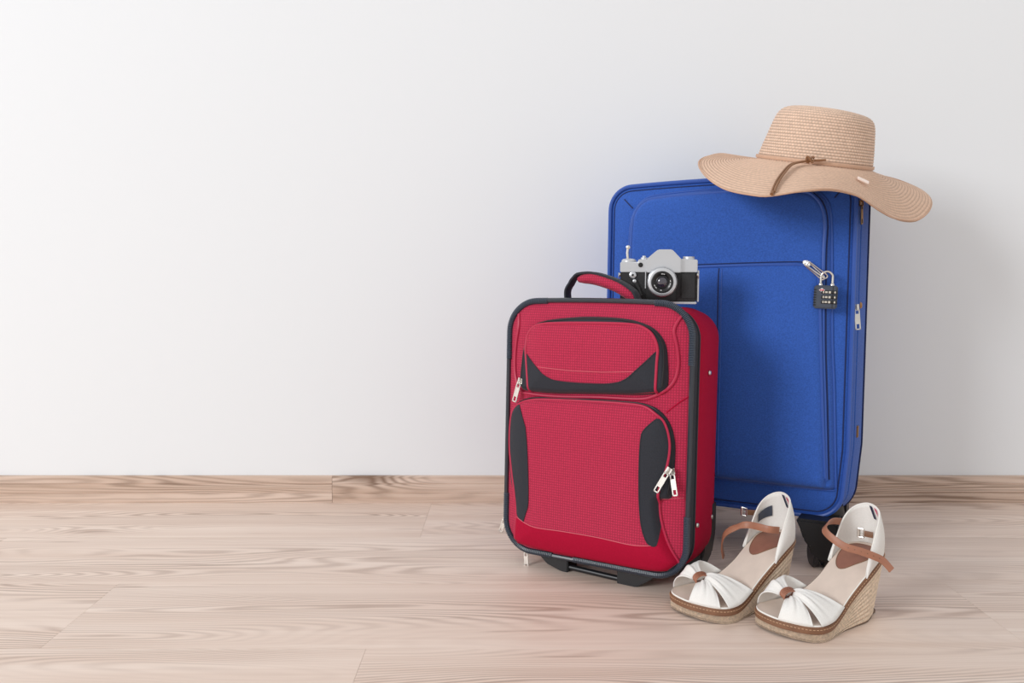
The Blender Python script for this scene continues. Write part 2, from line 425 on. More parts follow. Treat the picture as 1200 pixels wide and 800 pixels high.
def red_case():
    Mx = frame(-31, 3, .5); zo = .0335
    O = Vector((.2772, 1.3165, .03)) - Mx@Vector((0, 0, zo))
    root = thing('carry_on_suitcase', 'small red soft suitcase with black trim, standing in front of the taller blue one', 'suitcase', O, Mx.to_euler())
    def add(name, parts, m, parent=root, **k): return lift(mesh(name, parts, m, parent, **k), zo)
    x0, x1, z0, z1, r = -.3355, -.001, .003, .4405, .052
    D = .165
    def ring(y, ins): return [(p[0], y, p[1]) for p in rrect(x0+ins, x1-ins, z0+ins, z1-ins, max(r-ins, .01), .006, .004)]
    def ringn(y, ins, n=None):
        P = rrect(x0, x1, z0, z1, r, .006, .004)
        c = np.array([(x0+x1)/2, (z0+z1)/2])
        T = np.roll(P, -1, 0)-np.roll(P, 1, 0); T /= np.linalg.norm(T, axis=1)[:, None]; N = np.stack([T[:, 1], -T[:, 0]], 1)
        Q = P-N*ins; sink = .008*min(1, max(0, y/.06)); return [(p[0], y, p[1]-sink*max(0, (p[1]-.35)/.09)) for p in Q]
    # outlines (case coordinates)
    A = [(-.0149,.4289),(-.0229,.4166),(-.0281,.3996),(-.0231,.3762),(-.0202,.3493),(-.0237,.3254),(-.0353,.3077),(-.0586,.2937),(-.0841,.2876),(-.1524,.2854),(-.2324,.281),(-.2828,.2818),(-.3053,.2862),(-.318,.3109),(-.3205,.3409),(-.3177,.3711),(-.3131,.3983),(-.3162,.4191)]
    B = [(-.304,.3092),(-.2998,.3497),(-.2943,.3722),(-.2863,.3947),(-.2614,.4087),(-.2131,.4158),(-.1734,.4183),(-.115,.417),(-.0778,.4097),(-.0557,.3988),(-.0408,.379),(-.0357,.3488),(-.0359,.3081),(-.0543,.2986),(-.0892,.294),(-.1575,.2905),(-.2294,.2861),(-.2795,.2862),(-.3019,.2899)]
    Bp = [(-.2818,.2881),(-.2863,.3359),(-.2887,.3653),(-.2841,.3876),(-.2693,.4013),(-.2282,.4061),(-.1492,.4084),(-.0964,.4079),(-.0743,.4031),(-.0581,.3921),(-.049,.3722),(-.0497,.3484),(-.0512,.3008)]
    Bc = [(-.2855,.3507),(-.2677,.3332),(-.2464,.3162),(-.2217,.309),(-.1659,.3083),(-.1275,.3108),(-.1014,.3187),(-.0762,.3402),(-.0505,.3660)]
    Cp = [(-.3092,.013),(-.3033,.0544),(-.3026,.0794),(-.3066,.1083),(-.3148,.1481),(-.3212,.1896),(-.3204,.2304),(-.3148,.252),(-.3012,.2643),(-.2674,.2735),(-.1858,.2775),(-.1086,.2792),(-.0716,.2773),(-.0496,.2667),(-.0348,.2517),(-.0268,.2199),(-.03,.1815),(-.0391,.1544),(-.043,.1238),(-.0388,.0942),(-.0279,.0616),(-.0114,.0308)]
    Cl = [(-.3027,.0802),(-.3066,.1083),(-.3148,.1481),(-.3212,.1896),(-.3204,.2304),(-.3148,.252),(-.2994,.2622),(-.285,.2321),(-.2813,.2176),(-.2768,.1734),(-.2742,.0999),(-.2796,.0759),(-.2845,.0617),(-.2984,.0687)]
    Cr = [(-.0458,.2608),(-.065,.2421),(-.0701,.2265),(-.0717,.1766),(-.0701,.12),(-.0646,.0826),(-.0538,.0601),(-.04,.0596),(-.0388,.0942),(-.043,.1238),(-.0391,.1544),(-.03,.1815),(-.0268,.2199),(-.0348,.249)]
    sB = resample(cr(B, 6, True), .004, True)
    sBp = resample(cr(Bp, 6), .004)
    Cp_s = resample(cr(Cp, 6), .004)
    C = np.vstack([Cp_s, [(-.03, .0125), (-.07, .008), (-.16, .008), (-.25, .009)]])
    Co = cr([(-.3105,.02),(-.3095,.0517),(-.308,.0762),(-.3125,.097),(-.3247,.1289),(-.3295,.1877),(-.3286,.2273),(-.323,.2505),(-.3059,.2654),(-.2719,.2760),(-.1898,.2806),(-.1122,.2825),(-.0749,.2815),(-.048,.2730),(-.030,.2523),(-.0215,.2203),(-.0215,.1794),(-.0240,.1354),(-.040,.1300),(-.043,.1218),(-.0395,.092),(-.0290,.0592),(-.0135,.0300),(-.03,.0125),(-.07,.008),(-.16,.008),(-.25,.009)], 4, True)
    body_o = rrect(x0+.002, x1-.002, z0+.002, z1-.002, r-.002, .005, .004)
    rel = Relief().add(body_o, .013, .05).add(sB, .011, .009).add(resample(sBp.tolist()+[(-.16, .291)], .006, True), .007, .05).add(resample(Co, .005, True), .011, .010).add(C, .007, .06)
    rel0 = Relief(); rel0.t = rel.t+[(sB, -.003, .0015), (resample(Co, .004, True), -.003, .0015)]
    add('front_panel', [patch(body_o, rel0, 0, .0032)], M['red'])
    # side gusset shell
    add('zipper_gusset', [rings([ringn(-.001, .001), ringn(.004, .004), ringn(.012, .004), ringn(.0135, .001), ringn(.0165, .001), ringn(.018, .004), ringn(.022, .003), ringn(.034, .002), ringn(.0355, -.0005), ringn(.0385, -.0005), ringn(.041, .001)])], M['black'])
    P = np.array(ringn(.009, .0035))
    add('zipper_coil', [sweep(resample(P, .0012, True), circ(.0016, 6), True, None, True, scale=None)], M['blackgloss'])
    add('side_panel', [rings([ringn(.039, .0005), ringn(.044, -.0018), ringn(.07, -.0035), ringn(.11, -.003), ringn(.138, .001), ringn(.153, .008), ringn(.161, .018), ringn(D, .034)], cap1=True)], M['redplain'])
    # outer piping and corner sleeves
    pip = np.array(ringn(-.001, -.001)); pip = resample(pip, .004, True)
    add('edge_piping', [tube(pip, .0042, True, 8)], M['piping'])
    full = resample(rrect(x0, x1, z0, z1, r, .002, .004), .0009, True)
    def sleeve_pts(a, b):
        # a,b in arc-length fraction positions given by nearest points
        ia = np.argmin(np.hypot(*(full-np.array(a)).T)); ib = np.argmin(np.hypot(*(full-np.array(b)).T))
        n = (ib-ia) % len(full); idx = [(ia+k) % len(full) for k in range(n+1)]
        Pp = np.array([(full[i][0], -.0012, full[i][1]) for i in idx])
        sc = [.70 if j % 3 == 0 else 1.0 for j in range(len(Pp))]
        return tube(Pp, .0058, n=8, scale=sc)
    add('corner_sleeve', [sleeve_pts((x1, .345), (-.065, z1))], M['sleeve'])
    add('corner_sleeve', [sleeve_pts((-.20, z0), (x1, .105))], M['sleeve'])
    add('corner_sleeve', [sleeve_pts((-.26, z1), (x0, .34))], M['sleeve'])
    add('corner_sleeve', [sleeve_pts((x0, .10), (-.24, z0))], M['sleeve'])
    # seam pipings
    add('seam_piping', [tube(on(rel, resample(cr(A, 6), .004), .0010), .0028)], M['redpipe'])
    # upper pocket
    face = np.vstack([sBp, resample([(-.0512,.3008), (-.09,.296), (-.16,.2928), (-.23,.2882), (-.2818,.2881)], .004)[1:-1]])
    p_up = add('upper_pocket', [patch(sB, rel, .0008, .003)], M['black'])
    add('pocket_face', [patch(face, rel, .0018, .003)], M['red'], p_up)
    sBc = resample(cr(Bc, 6), .004)
    low = np.vstack([sBc, [(-.0505, .35), (-.0508, .33)], resample([(-.0512,.3025), (-.09,.2965), (-.16,.2932), (-.23,.2886), (-.2815,.2885)], .004), [(-.2835, .31), (-.2848, .33)]])
    add('black_lower_panel', [patch(low, rel, .0028, .003)], M['black'], p_up)
    add('pocket_piping', [tube(on(rel, sBp, .0018), .0024)], M['redpipe'], p_up)
    add('binding', [tube(on(rel, sBc, .0028), .0009)], M['black'], p_up)
    zz = cr([(-.299,.307),(-.2955,.345),(-.291,.370),(-.284,.392),(-.262,.4062),(-.213,.4125),(-.173,.415),(-.115,.414),(-.079,.407),(-.058,.397),(-.0435,.378),(-.0398,.348),(-.0405,.311)], 6)
    add('zipper', [tube(on(rel, resample(zz, .004), .0012), .0016)], M['blackgloss'], p_up)
    add('stitching', [tube(on(rel, resample([(-.262, .331), (-.2, .328), (-.14, .329), (-.085, .333)], .004), .002), .0006, n=5)], M['redthread'], p_up)
    # lower pocket
    p_lo = add('lower_pocket', [patch(resample(Co, .005, True), rel, .0008, .003)], M['black'])
    faceC = resample(np.vstack([Cp_s, [(-.03, .0145), (-.07, .0095), (-.16, .0095), (-.25, .0105)]]), .004, True)
    add('pocket_face', [patch(faceC, rel, .0018, .003)], M['red'], p_lo)
    for q, nm in ((Cl, 'side_inset'), (Cr, 'side_inset')):
        s_ = resample(cr(q, 5, True), .004, True)
        add(nm, [patch(s_, rel, .0028, .003)], M['black'], p_lo)
    add('binding', [tube(on(rel, resample(cr(Cl[6:13], 6), .004), .0028), .0008)], M['black'], p_lo)
    add('binding', [tube(on(rel, resample(cr(Cr[0:8], 6), .004), .0028), .0008)], M['black'], p_lo)
    add('pocket_piping', [tube(on(rel, Cp_s, .0018), .0024)], M['redpipe'], p_lo)
    zl = cr([(-.3255,.14),(-.3262,.1877),(-.3252,.228),(-.319,.2535),(-.303,.2675),(-.27,.2762),(-.188,.2798),(-.11,.2815),(-.073,.280),(-.0475,.2705),(-.0315,.2515),(-.0235,.22),(-.0245,.18),(-.028,.14)], 6)
    add('zipper', [tube(on(rel, resample(zl, .004), .0008), .0013)], M['blackgloss'], p_lo)
    seam = resample(cr([(-.3005,.0665),(-.263,.056),(-.2083,.057),(-.1423,.0571),(-.08,.0544),(-.04,.0596)], 6), .004)
    lowface = np.vstack([seam, [(-.0388,.075)], ])
    low2 = resample(np.vstack([seam, [(-.0388, .085), (-.0279, .0616), (-.0125, .0310), (-.03, .015), (-.07, .010), (-.16, .010), (-.25, .011), (-.3085, .0145), (-.3033, .054)]]), .004, True)
    add('lower_face_panel', [patch(low2, rel, .0024, .003)], M['redplain'], p_lo)
    add('stitching', [tube(on(rel, seam, .0026), .0007, n=5)], M['redthread'], p_lo)
    add('stitching', [tube(on(rel, resample([(-.0405,.1310),(-.0068,.135)], .004), .0006), .0006, n=5)], M['redthread'])
    add('seam', [tube(on(rel, resample(cr([(-.0019,.298),(-.018,.286),(-.0363,.2696)], 5), .004), .0003), .0011, n=6)], M['redplain'])
    # pulls
    def P3(x, z, off): return np.array([x, -(rel([(x, z)])[0]+off), z+zo])
    pull(root, P3(-.3000, .3038, .002), (-.0112, 0, -.0403), (0, -1, 0), .034, .0085)
    pull(root, P3(-.0250, .1800, .009), (-.0215, -.004, -.041), (0, -1, 0), .036, .0088)
    pull(root, P3(-.0225, .1770, .004), (.009, -.004, -.040), (0, -1, .2), .034, .0085)
    pull(root, (-.2987, .010, -.0005+zo), (.003, 0, -.04), (0, -1, 0), .028, .0085)
    pull(root, (-.3440, .010, .050+zo), (-.010, 0, -.033), (0, -1, 0), .022, .0085)
    # rivets on the side
    for y, z in ((.0750, .3300), (.0422, .083)):
        add('rivet', [lathe([(0, .0035), (.003, .003), (.0042, .0012), (.0042, 0)], (.0035 if y > .05 else .001, y, z), (1, 0, 0), 12)], M['silver'])
    # handle
    hp = resample(cr([(-.2364,.440),(-.2385,.4629),(-.2304,.4764),(-.2200,.4822),(-.2080,.4850),(-.1896,.4854),(-.1653,.4796),(-.1414,.471),(-.1224,.4596),(-.1080,.4475),(-.1000,.438)], 8), .003)
    H3 = np.stack([hp[:, 0], np.full(len(hp), .030), hp[:, 1]], 1)
    lift_ = np.interp(hp[:, 0], [-.232, -.216, -.118, -.104], [0, .0085, .0085, 0])*(np.arange(len(hp)) > 5)
    hup = np.stack([-np.gradient(hp[:, 1]), np.zeros(len(hp)), np.gradient(hp[:, 0])], 1); hup /= np.linalg.norm(hup, axis=1)[:, None]
    Hs = H3+hup*lift_[:, None]-np.array([0, 0, .0015])
    hd = add('handle', [band(Hs, .022, .0042, hup)], M['black'])
    sel = [i for i in range(len(hp)) if hp[i, 0] > -.2200 and hp[i, 0] < -.106 and i > 8]
    G = H3[sel]; k = np.linspace(0, 1, len(G)); sc = np.clip(1-(2*np.abs(k-.5))**5*.55, .4, 1)
    add('grip', [sweep(G-np.array([0, 0, .0025]), circ(.0145, 16, .0105), False, hup[sel], True, sc)], M['red'], hd)
    for ax_ in (-.2364, -.104): add('handle_anchor', [box((ax_, .030, .4425), (.034, .024, .004), .0015)], M['black'], hd)
    add('rivet', [lathe([(0, .0025), (.003, .002), (.0045, .0002)], (-.131, .022, .4445), (0, 0, 1), 12)], M['silver'], hd)
    # standing feet, tow bar, wheels
    fl = [(-.2900, .006), (-.2786, -.0022), (-.2592, -.0188), (-.2301, -.0274), (-.2175, -.0272), (-.2175, .006)]
    fr = [(-.1254, .006), (-.1245, -.0330), (-.0980, -.0349), (-.0609, -.0092), (-.05, .006)]
    for q in (fl, fr): add('foot', [prism(q, .012, .05, .0015)], M['blackplastic'])
    bar = [(-.2200, .020, -.0190), (-.122, .020, -.0225)]
    add('tow_bar', [tube(bar, .0048, n=10), tube([(-.22, .034, -.006), (-.122, .034, -.006)], .0045, n=8)], M['blackgloss'])
    for xx in (-.318, -.035):
        wh = add('wheel_housing', [prism([(-.024+xx, -.012), (.020+xx, -.012), (.030+xx, .012), (.0350+xx, .05), (.0350+xx, .105), (-.03+xx, .105), (-.034+xx, .03)], .095, .150, .004)], M['blackplastic'])
        wc = (xx, .138, -.0335+.138*.0524+.021)
        add('wheel', [lathe([(.006, -.012), (.019, -.012), (.021, -.009), (.021, .009), (.019, .012), (.006, .012)], wc, (1, 0, 0), 24)], M['blackgloss'], wh)
        add('rivet', [lathe([(0, .0025), (.0035, .002), (.0042, .0002)], (xx+.0347, .122, .080), (1, 0, 0), 12)], M['silver'], wh)
red_case()

# ================================================================ blue suitcase
def blue_case():
    Mx = frame(-28, 2.5, .5); zo = .0875
    O = Vector((.5864, 1.475, .0872)) - Mx@Vector((0, 0, zo))
    root = thing('large_suitcase', 'tall blue soft suitcase on spinner wheels, leaning near the wall under the straw hat', 'suitcase', O, Mx.to_euler())
    def add(name, parts, m, parent=root, **k): return lift(mesh(name, parts, m, parent, **k), zo)
    x0, x1, z0, z1, r, D = -.4495, .004, -.003, .598, .042, .172
    def side(y): return .006*sin(pi*min(1, max(0, y/.16)))
    def base_o():
        P = rrect(x0, x1, z0, z1, r, .006, .006)
        P[:, 0] -= np.where(P[:, 0] > -.2, .010*np.clip((.12-P[:, 1])/.12, 0, 1), 0)
        return P
    def ringn(y, ins):
        P = base_o(); T = np.roll(P, -1, 0)-np.roll(P, 1, 0); T /= np.linalg.norm(T, axis=1)[:, None]; N = np.stack([T[:, 1], -T[:, 0]], 1)
        Q = P-N*ins; return [(p[0], y, p[1]) for p in Q]
    body_o = np.array([(p[0], p[2]) for p in ringn(0, .002)])
    main = cr([(-.388,.052),(-.3935,.16),(-.3952,.3898),(-.3969,.4724),(-.3954,.5217),(-.3907,.5461),(-.3756,.5652),(-.3502,.5739),(-.2661,.5788),(-.1722,.5801),(-.0831,.5729),(-.0613,.563),(-.048,.5433),(-.0428,.5121),(-.0432,.4543),(-.0396,.3111),(-.0331,.1913),(-.0272,.0678)], 6)
    gus = cr([(-.396,.052),(-.4015,.16),(-.403,.39),(-.4048,.4724),(-.403,.525),(-.3945,.5510),(-.3785,.571),(-.353,.5797),(-.2685,.5855),(-.1742,.5872),(-.0774,.5796),(-.0527,.568),(-.0394,.5496),(-.0345,.5199),(-.0317,.4605),(-.0265,.3113),(-.0209,.2214),(-.0135,.0527)], 6)
    low = cr([(-.385,.052),(-.3875,.16),(-.388,.39),(-.384,.420),(-.372,.434),(-.35,.4395),(-.2622,.4419),(-.1681,.4445),(-.1009,.4457),(-.079,.4448),(-.066,.4409),(-.0527,.4275),(-.0479,.4096),(-.0444,.341),(-.0411,.2752),(-.0348,.1612),(-.0292,.071)], 6)
    main = resample(main, .005); gus = resample(gus, .005); low = resample(low, .005)
    gusC = np.vstack([gus, resample([(-.0219,.0468),(-.1276,.0467),(-.226,.0466),(-.39,.0466)], .006)])
    mainC = np.vstack([main, resample([(-.0300,.0500),(-.1276,.0500),(-.226,.0500),(-.38,.0500)], .006)])
    lowC = np.vstack([low, resample([(-.0320,.0530),(-.1276,.0530),(-.226,.0530),(-.38,.0530)], .006)])
    rel = Relief().add(body_o, .011, .05).add(resample(gusC, .006, True), .012, .010).add(resample(mainC, .006, True), .005, .008).add(resample(mainC, .006, True), .003, .06).add(resample(lowC, .006, True), .005, .014).add(resample(lowC, .006, True), .004, .09)
    rel0 = Relief(); rel0.t = rel.t+[(resample(gusC, .005, True), -.003, .0015)]
    add('front_panel', [patch(body_o, rel0, 0, .004)], M['blue'])
    add('pocket_gusset', [patch(resample(gusC, .005, True), rel, .0006, .004)], M['blue'])
    p = add('main_pocket', [patch(resample(mainC, .005, True), rel, .0014, .004)], M['blue'])
    q = add('lower_pocket', [patch(resample(lowC, .005, True), rel, .0024, .004)], M['blue'])
    add('pocket_piping', [tube(on(rel, main, .0022), .0034)], M['bluepipe'], p)
    add('zipper_tape', [tube(on(rel, np.array(main)+np.array([.0042, .001])*np.sign(main[:, :1]+.2), .0004), .0014)], M['bluedark'], p)
    add('gusset_piping', [tube(on(rel, gus, .0010), .0028)], M['bluepipe'])
    add('pocket_piping', [tube(on(rel, low, .0028), .0030)], M['bluepipe'], q)
    z2 = low.copy(); z2[:, 1] += .0045*(z2[:, 1] > .40); z2[:, 0] += .003*(z2[:, 0] > -.1)
    add('zipper', [tube(on(rel, z2, .0008), .0013)], M['bluedark'], q)
    for dx in (0, .006):
        add('seam', [tube(on(rel, resample([(-.2224+dx,.4390),(-.2206+dx,.3048),(-.2214+dx,.0545)], .006), .0024), .0012)], M['bluepipe'] if dx else M['bluedark'], q)
    add('seam', [tube(on(rel, resample([(-.4193,.5756),(-.4,.5570)], .006), .0004), .0012)], M['bluedark'])
    add('seam', [tube(on(rel, resample([(-.03,.562),(-.012,.585)], .006), .0004), .0012)], M['bluedark'])
    add('seam', [tube(on(rel, resample([(-.4,.0468),(-.226,.0466),(-.1276,.0467),(-.0150,.0472)], .006), .0016), .0014)], M['bluepipe'])
    # sides
    add('side_panel', [rings([ringn(-.001, .001), ringn(.012, .0005), ringn(.016, .002), ringn(.019, .002), ringn(.022, -.001), ringn(.045, -.004), ringn(.048, -.001), ringn(.051, -.001), ringn(.054, -.005), ringn(.09, -.012), ringn(.13, -.0095), ringn(.15, .000), ringn(.163, .010), ringn(D, .03)], cap1=True)], M['blue'])
    add('edge_piping', [tube(resample(ringn(-.002, -.0005), .005, True), .0042, True)], M['bluepipe'])
    ins_ = np.array([(p_[0], p_[2]) for p_ in ringn(0, .0085)])
    add('edge_seam', [tube(on(rel, resample(ins_, .005, True), .0002), .0012, True)], M['bluedark'])
    add('edge_piping', [tube(resample(ringn(.011, -.0012), .005, True), .0022, True)], M['bluepipe'])
    for y, ii in ((.0175, .0010), (.0495, -.0018), (.100, -.0130)):
        add('zipper', [tube(resample(ringn(y, ii), .005, True), .0016, True, 6)], M['bluedark'])
    pull(root, (.0075, .026, .555+zo), (0, .014, -.040), (1, -.35, 0), .034, .007, M['brass'])
    pull(root, (.0080, .018, .372+zo), (.004, .002, -.045), (.35, -1, 0), .036, .0090, M['silver'])
    for y, z in ((.062, .375),):
        add('rivet', [lathe([(0, .003), (.004, .0025), (.0062, .0002)], (.0105, y, z), (1, -.1, 0), 14)], M['brass'])
    add('side_buckle', [box((.0115, .070, .145), (.004, .014, .022), .001)], M['brass'])
    # top carry handle (mostly under the hat)
    hp = resample(cr([(-.30, .075, .600), (-.29, .075, .618), (-.26, .075, .622), (-.18, .075, .624), (-.15, .075, .619), (-.14, .075, .600)], 8), .005)
    hz = hp.copy(); hz[:, 2] -= .014
    add('top_handle', [band(hz, .03, .004, (0, 0, 1))], M['blue'])
    # spinner wheels
    for xx, yy, tr in ((-.034, .010, -.034), (-.395, .030, 0), (-.040, .142, 0), (-.395, .142, 0)):
        fz = -.0875+(yy+tr)*.0437
        zc = fz+.024
        h = add('wheel_housing', [lathe([(.030, 0.012), (.033, 0), (.030, -.016), (.022, -.026), (.010, -.030)], (xx, max(yy, .032), .002), (0, 0, 1), 20),
             prism([(xx-.040, fz+.088), (xx+.032, fz+.088), (xx+.032, fz+.040), (xx+.026, fz+.022), (xx+.006, fz+.016), (xx-.010, fz+.024), (xx-.016, fz+.040), (xx-.026, fz+.052), (xx-.030, fz+.066)], yy-.024+tr, yy+.024, .004),
             prism([(xx-.016, zc+.034), (xx+.016, zc+.034), (xx+.018, zc+.01), (xx+.006, zc-.006), (xx-.006, zc-.006), (xx-.018, zc+.01)], yy-.006+tr, yy+.02+tr, .002)], M['blackplastic'])
        # twin castor, turned a little
        a = R(25)
        ax = np.array([cos(a), sin(a), 0]); c = np.array([xx, yy+tr, zc])+np.array([-.002, .004, 0])
        for s in (-1, 1):
            add('wheel', [lathe([(.004, -.005), (.021, -.005), (.024, -.002), (.024, .003), (.021, .006), (.004, .006)], c+ax*s*.010, ax, 28)], M['blackgloss'], h)
    return root, Mx, O, rel, zo
BR, BM, BO, BREL, BZO = blue_case()

# ================================================================ padlock
def padlock():
    loc = BO + BM@Vector((-.0365, -.0335, .389+BZO))
    # hangs vertically with its face turned a little to the camera
    root = thing('padlock', 'small dark grey combination padlock hanging from the zipper pulls of the blue suitcase', 'padlock', loc, (0, R(1.5), R(-22)))
    w, h, t = .0385, .0400, .013
    mesh('lock_body', [box((0, 0, 0), (w, t, h), .0022)], M['lockgrey'], root)
    sh = [(-.0095, 0, .019), (-.0095, 0, .032), (-.0085, 0, .0385), (-.003, 0, .0435), (.003, 0, .0435), (.0085, 0, .0385), (.0095, 0, .032), (.0095, 0, .019)]
    mesh('shackle', [tube(resample(cr(sh, 6), .002), .0021, n=10)], M['silver'], root)
    mesh('collar', [lathe([(.0036, 0), (.0036, .003), (.0028, .004)], (-.0095, 0, .0195), n=14), lathe([(.0036, 0), (.0036, .003), (.0028, .004)], (.0095, 0, .0195), n=14)], M['silver'], root)
    # grip ridges on the left edge
    for k in range(7):
        mesh('ridge', [box((-.0175, -.0066, -.014+k*.0044), (.005, .0022, .0018), .0004)], M['blackplastic'], root)
    mesh('groove', [box((.0115, -.0064, 0), (.0012, .0014, h-.002))], M['blackgloss'], root)
    mesh('badge', [prism([(-.0115, .0120), (-.0065, .0155), (-.0015, .0120), (-.0065, .0085)], -.0070, -.0060)], M['whiteink'], root, smooth=False)
    mesh('badge_mark', [prism([(-.0100, .0120), (-.0082, .0138), (-.0064, .0122), (-.0046, .0140), (-.0030, .0120), (-.0046, .0102), (-.0066, .0118), (-.0084, .0100)], -.0073, -.0068)], M['redink'], root, smooth=False)
    for k in range(3):
        z = .0085-k*.0085
        d = mesh('dial', [lathe([(.0015, -.0125), (.0040, -.0125), (.0043, -.010), (.0043, .012), (.0036, .0125)], (.0055, -.0036, z), (1, 0, 0), 16)], M['blackplastic'], root)
        for j, (xx, ww) in enumerate(((-.0035, .0020), (.0010, .0040), (.0065, .0036), (.0150, .0024))):
            mesh('dial_mark', [box((xx, -.0079, z+.0001), (ww, .0006, .0038-.0006*(j % 2)), .0)], M['cream'], d, smooth=False)
    # the two zipper pull loops the shackle runs through belong to the case
    for s, (xa, za, xb, zb) in enumerate(((-.0700, .4470, -.0400, .4200), (-.0655, .4455, -.0350, .4225))):
        A = np.array([xa, -(BREL([(xa, za)])[0]+.006+.003*s), za+BZO]); Bq = np.array([xb, -.0345-.002*s, zb+BZO])
        d = Bq-A; L = np.linalg.norm(d); d /= L; sd = np.cross(d, (0, -1, 0)); sd /= np.linalg.norm(sd); w = .0036
        loop = [A+sd*w, A+d*L*.5+sd*w, A+d*(L-.003)+sd*w*.9, Bq, A+d*(L-.003)-sd*w*.9, A+d*L*.5-sd*w, A-sd*w, A-d*.003]
        o = mesh('zipper_pull', [tube(resample(cr(loop, 5, True), .002, True), .0013, True, 8)], M['silver'], BR)
        sl = box(tuple(A+np.array([0, .003, 0])-d*.002), (.009, .004, .008), .001)
        mesh('slider', [sl], M['silver'], o)
padlock()

# ================================================================ straw hat
def hat():
    C0 = Vector((.5526, 1.58, .712))
    root = thing('sun_hat', 'wide floppy natural straw sun hat draped over the top of the blue suitcase', 'hat', C0)
    roll = R(6); fwd = R(9)
    Mt = Matrix.Rotation(fwd, 3, 'X')@Matrix.Rotation(roll, 3, 'Y')
    def T(p): return np.array(Mt@Vector(p))
    NA = 144
    def er(k, dx=0): return np.array([cos(k), sin(k)])
    # crown : rows of braid, each a real ridge
    prof = [(.1010, 0), (.1000, .009), (.0970, .028), (.0925, .050), (.0890, .067), (.0860, .078), (.0815, .087), (.0735, .0935), (.0620, .097), (.046, .099), (.028, .0995), (.012, .0995), (.001, .0995)]
    pp = cr([(a, b) for a, b in prof], 8)
    rows = 34; per = 4
    s = np.r_[0, np.cumsum(np.linalg.norm(np.diff(pp, axis=0), axis=1))]
    t = np.linspace(0, s[-1]*.995, rows*per+1); q = np.stack([np.interp(t, s, pp[:, k]) for k in (0, 1)], 1)
    tan = np.gradient(q, axis=0); tan /= np.linalg.norm(tan, axis=1)[:, None]; nor = np.stack([tan[:, 1], -tan[:, 0]], 1)
    V = []; UV = []
    for i, (rr, hh) in enumerate(q):
        bump = .0011*(abs(sin(pi*i/per))-.5)
        r2 = rr+nor[i, 0]*bump; h2 = hh+nor[i, 1]*bump
        lean = .010*(hh/.11)-.003                       # the left side leans in more than the right
        for k in range(NA):
            a = 2*pi*k/NA
            dent = .004*sin(2*a+.6)*(hh/.11) + .0025*sin(3*a)*(hh/.11)
            x = (r2+dent)*cos(a)*1.0+lean; y = (r2+dent)*sin(a)
            top = .006*(hh/.11)**3*(-cos(a))*(rr/.09) if hh > .05 else 0
            V.append(T((x, y, h2+top))); UV.append((k/NA, i/per/24))
    n = NA; F = [(i*n+k, i*n+(k+1) % n, (i+1)*n+(k+1) % n, (i+1)*n+k) for i in range(len(q)-1) for k in range(n)]
    F.append(tuple((len(q)-1)*n+k for k in range(n)))
    mesh('crown', [(V, F)], M['straw'], root, uv=UV)
    # brim
    rim = [(-.212,0,.006),(-.218,-.08,-.025),(-.2,-.15,-.054),(-.162,-.195,-.068),(-.138,-.205,-.069),(-.092,-.21,-.062),(-.04,-.195,-.058),(.012,-.17,-.067),(.06,-.14,-.088),(.107,-.1,-.1),(.168,-.05,-.1),(.214,0,-.077),(.235,.05,-.052),(.232,.11,-.027),(.198,.17,-.002),(.118,.21,.012),(.029,.21,.021),(-.073,.16,.028),(-.139,.1,.032),(-.184,.05,.023)]
    rim = cr(rim, 12, True)
    ang = np.unwrap(np.arctan2(rim[:, 1], rim[:, 0]))
    ang = ang-2*pi*round(ang[0]/(2*pi))
    if ang[-1] < ang[0]: rim = rim[::-1]; ang = ang[::-1]
    # sample rim by angle
    def rim_at(a):
        b = (a-ang[0]) % (2*pi)+ang[0]
        aa = np.r_[ang, ang[0]+2*pi]; rr = np.vstack([rim, rim[:1]])
        return np.array([np.interp(b, aa, rr[:, k]) for k in range(3)])
    NB = 180; rows = 22; per = 4; V = []; UV = []
    inner = [T((.1010*cos(2*pi*k/NB)-.003, .1010*sin(2*pi*k/NB), .001)) for k in range(NB)]
    outer = [rim_at(2*pi*k/NB) for k in range(NB)]
    for layer in (0, 1):
        for i in range(rows*per+1):
            t = i/(rows*per)
            for k in range(NB):
                P, Q = inner[k], outer[k]
                d = Q-P; rad = np.array([cos(2*pi*k/NB), sin(2*pi*k/NB), 0]); hor = np.hypot(d[0], d[1])
                zz = P[2]+d[2]*(t**1.35 if d[2] < 0 else t)
                p = np.array([P[0]+d[0]*t, P[1]+d[1]*t, zz])
                p[2] += .0009*abs(sin(pi*i/per)) - .0016*layer + .002*sin(2*pi*k/NB*5+1)*t*t
                V.append(p); UV.append((k/NB, t))
    m = rows*per+1; F = []
    for layer in (0, 1):
        o = layer*m*NB
        F += [(o+i*NB+k, o+i*NB+(k+1) % NB, o+(i+1)*NB+(k+1) % NB, o+(i+1)*NB+k) for i in range(m-1) for k in range(NB)]
    o = (m-1)*NB; o2 = m*NB+o
    F += [(o+k, o+(k+1) % NB, o2+(k+1) % NB, o2+k) for k in range(NB)]
    mesh('brim', [(V, F)], M['strawbrim'], root, uv=UV)
    mesh('brim_edge', [tube(np.array(outer)-np.array([0, 0, .0004]), .0016, True, 8)], M['ribbon'], root)
    # ribbon round the base of the crown
    RB = [T((.1025*cos(2*pi*k/72)-.003, .1025*sin(2*pi*k/72), .0065)) for k in range(72)]
    upn = [T((cos(2*pi*k/72), sin(2*pi*k/72), 0)) for k in range(72)]
    mesh('hat_band', [band(RB, .006, .0018, upn, True)], M['ribbon'], root)
    cord = resample(cr([(-.025,-.1095,-.003),(-.048,-.1085,-.004),(-.065,-.113,-.006),(-.088,-.131,-.013),(-.109,-.158,-.029),(-.125,-.180,-.045),(-.139,-.204,-.0635)], 6), .004)
    c2 = cord+np.array([.004, -.002, .0003])
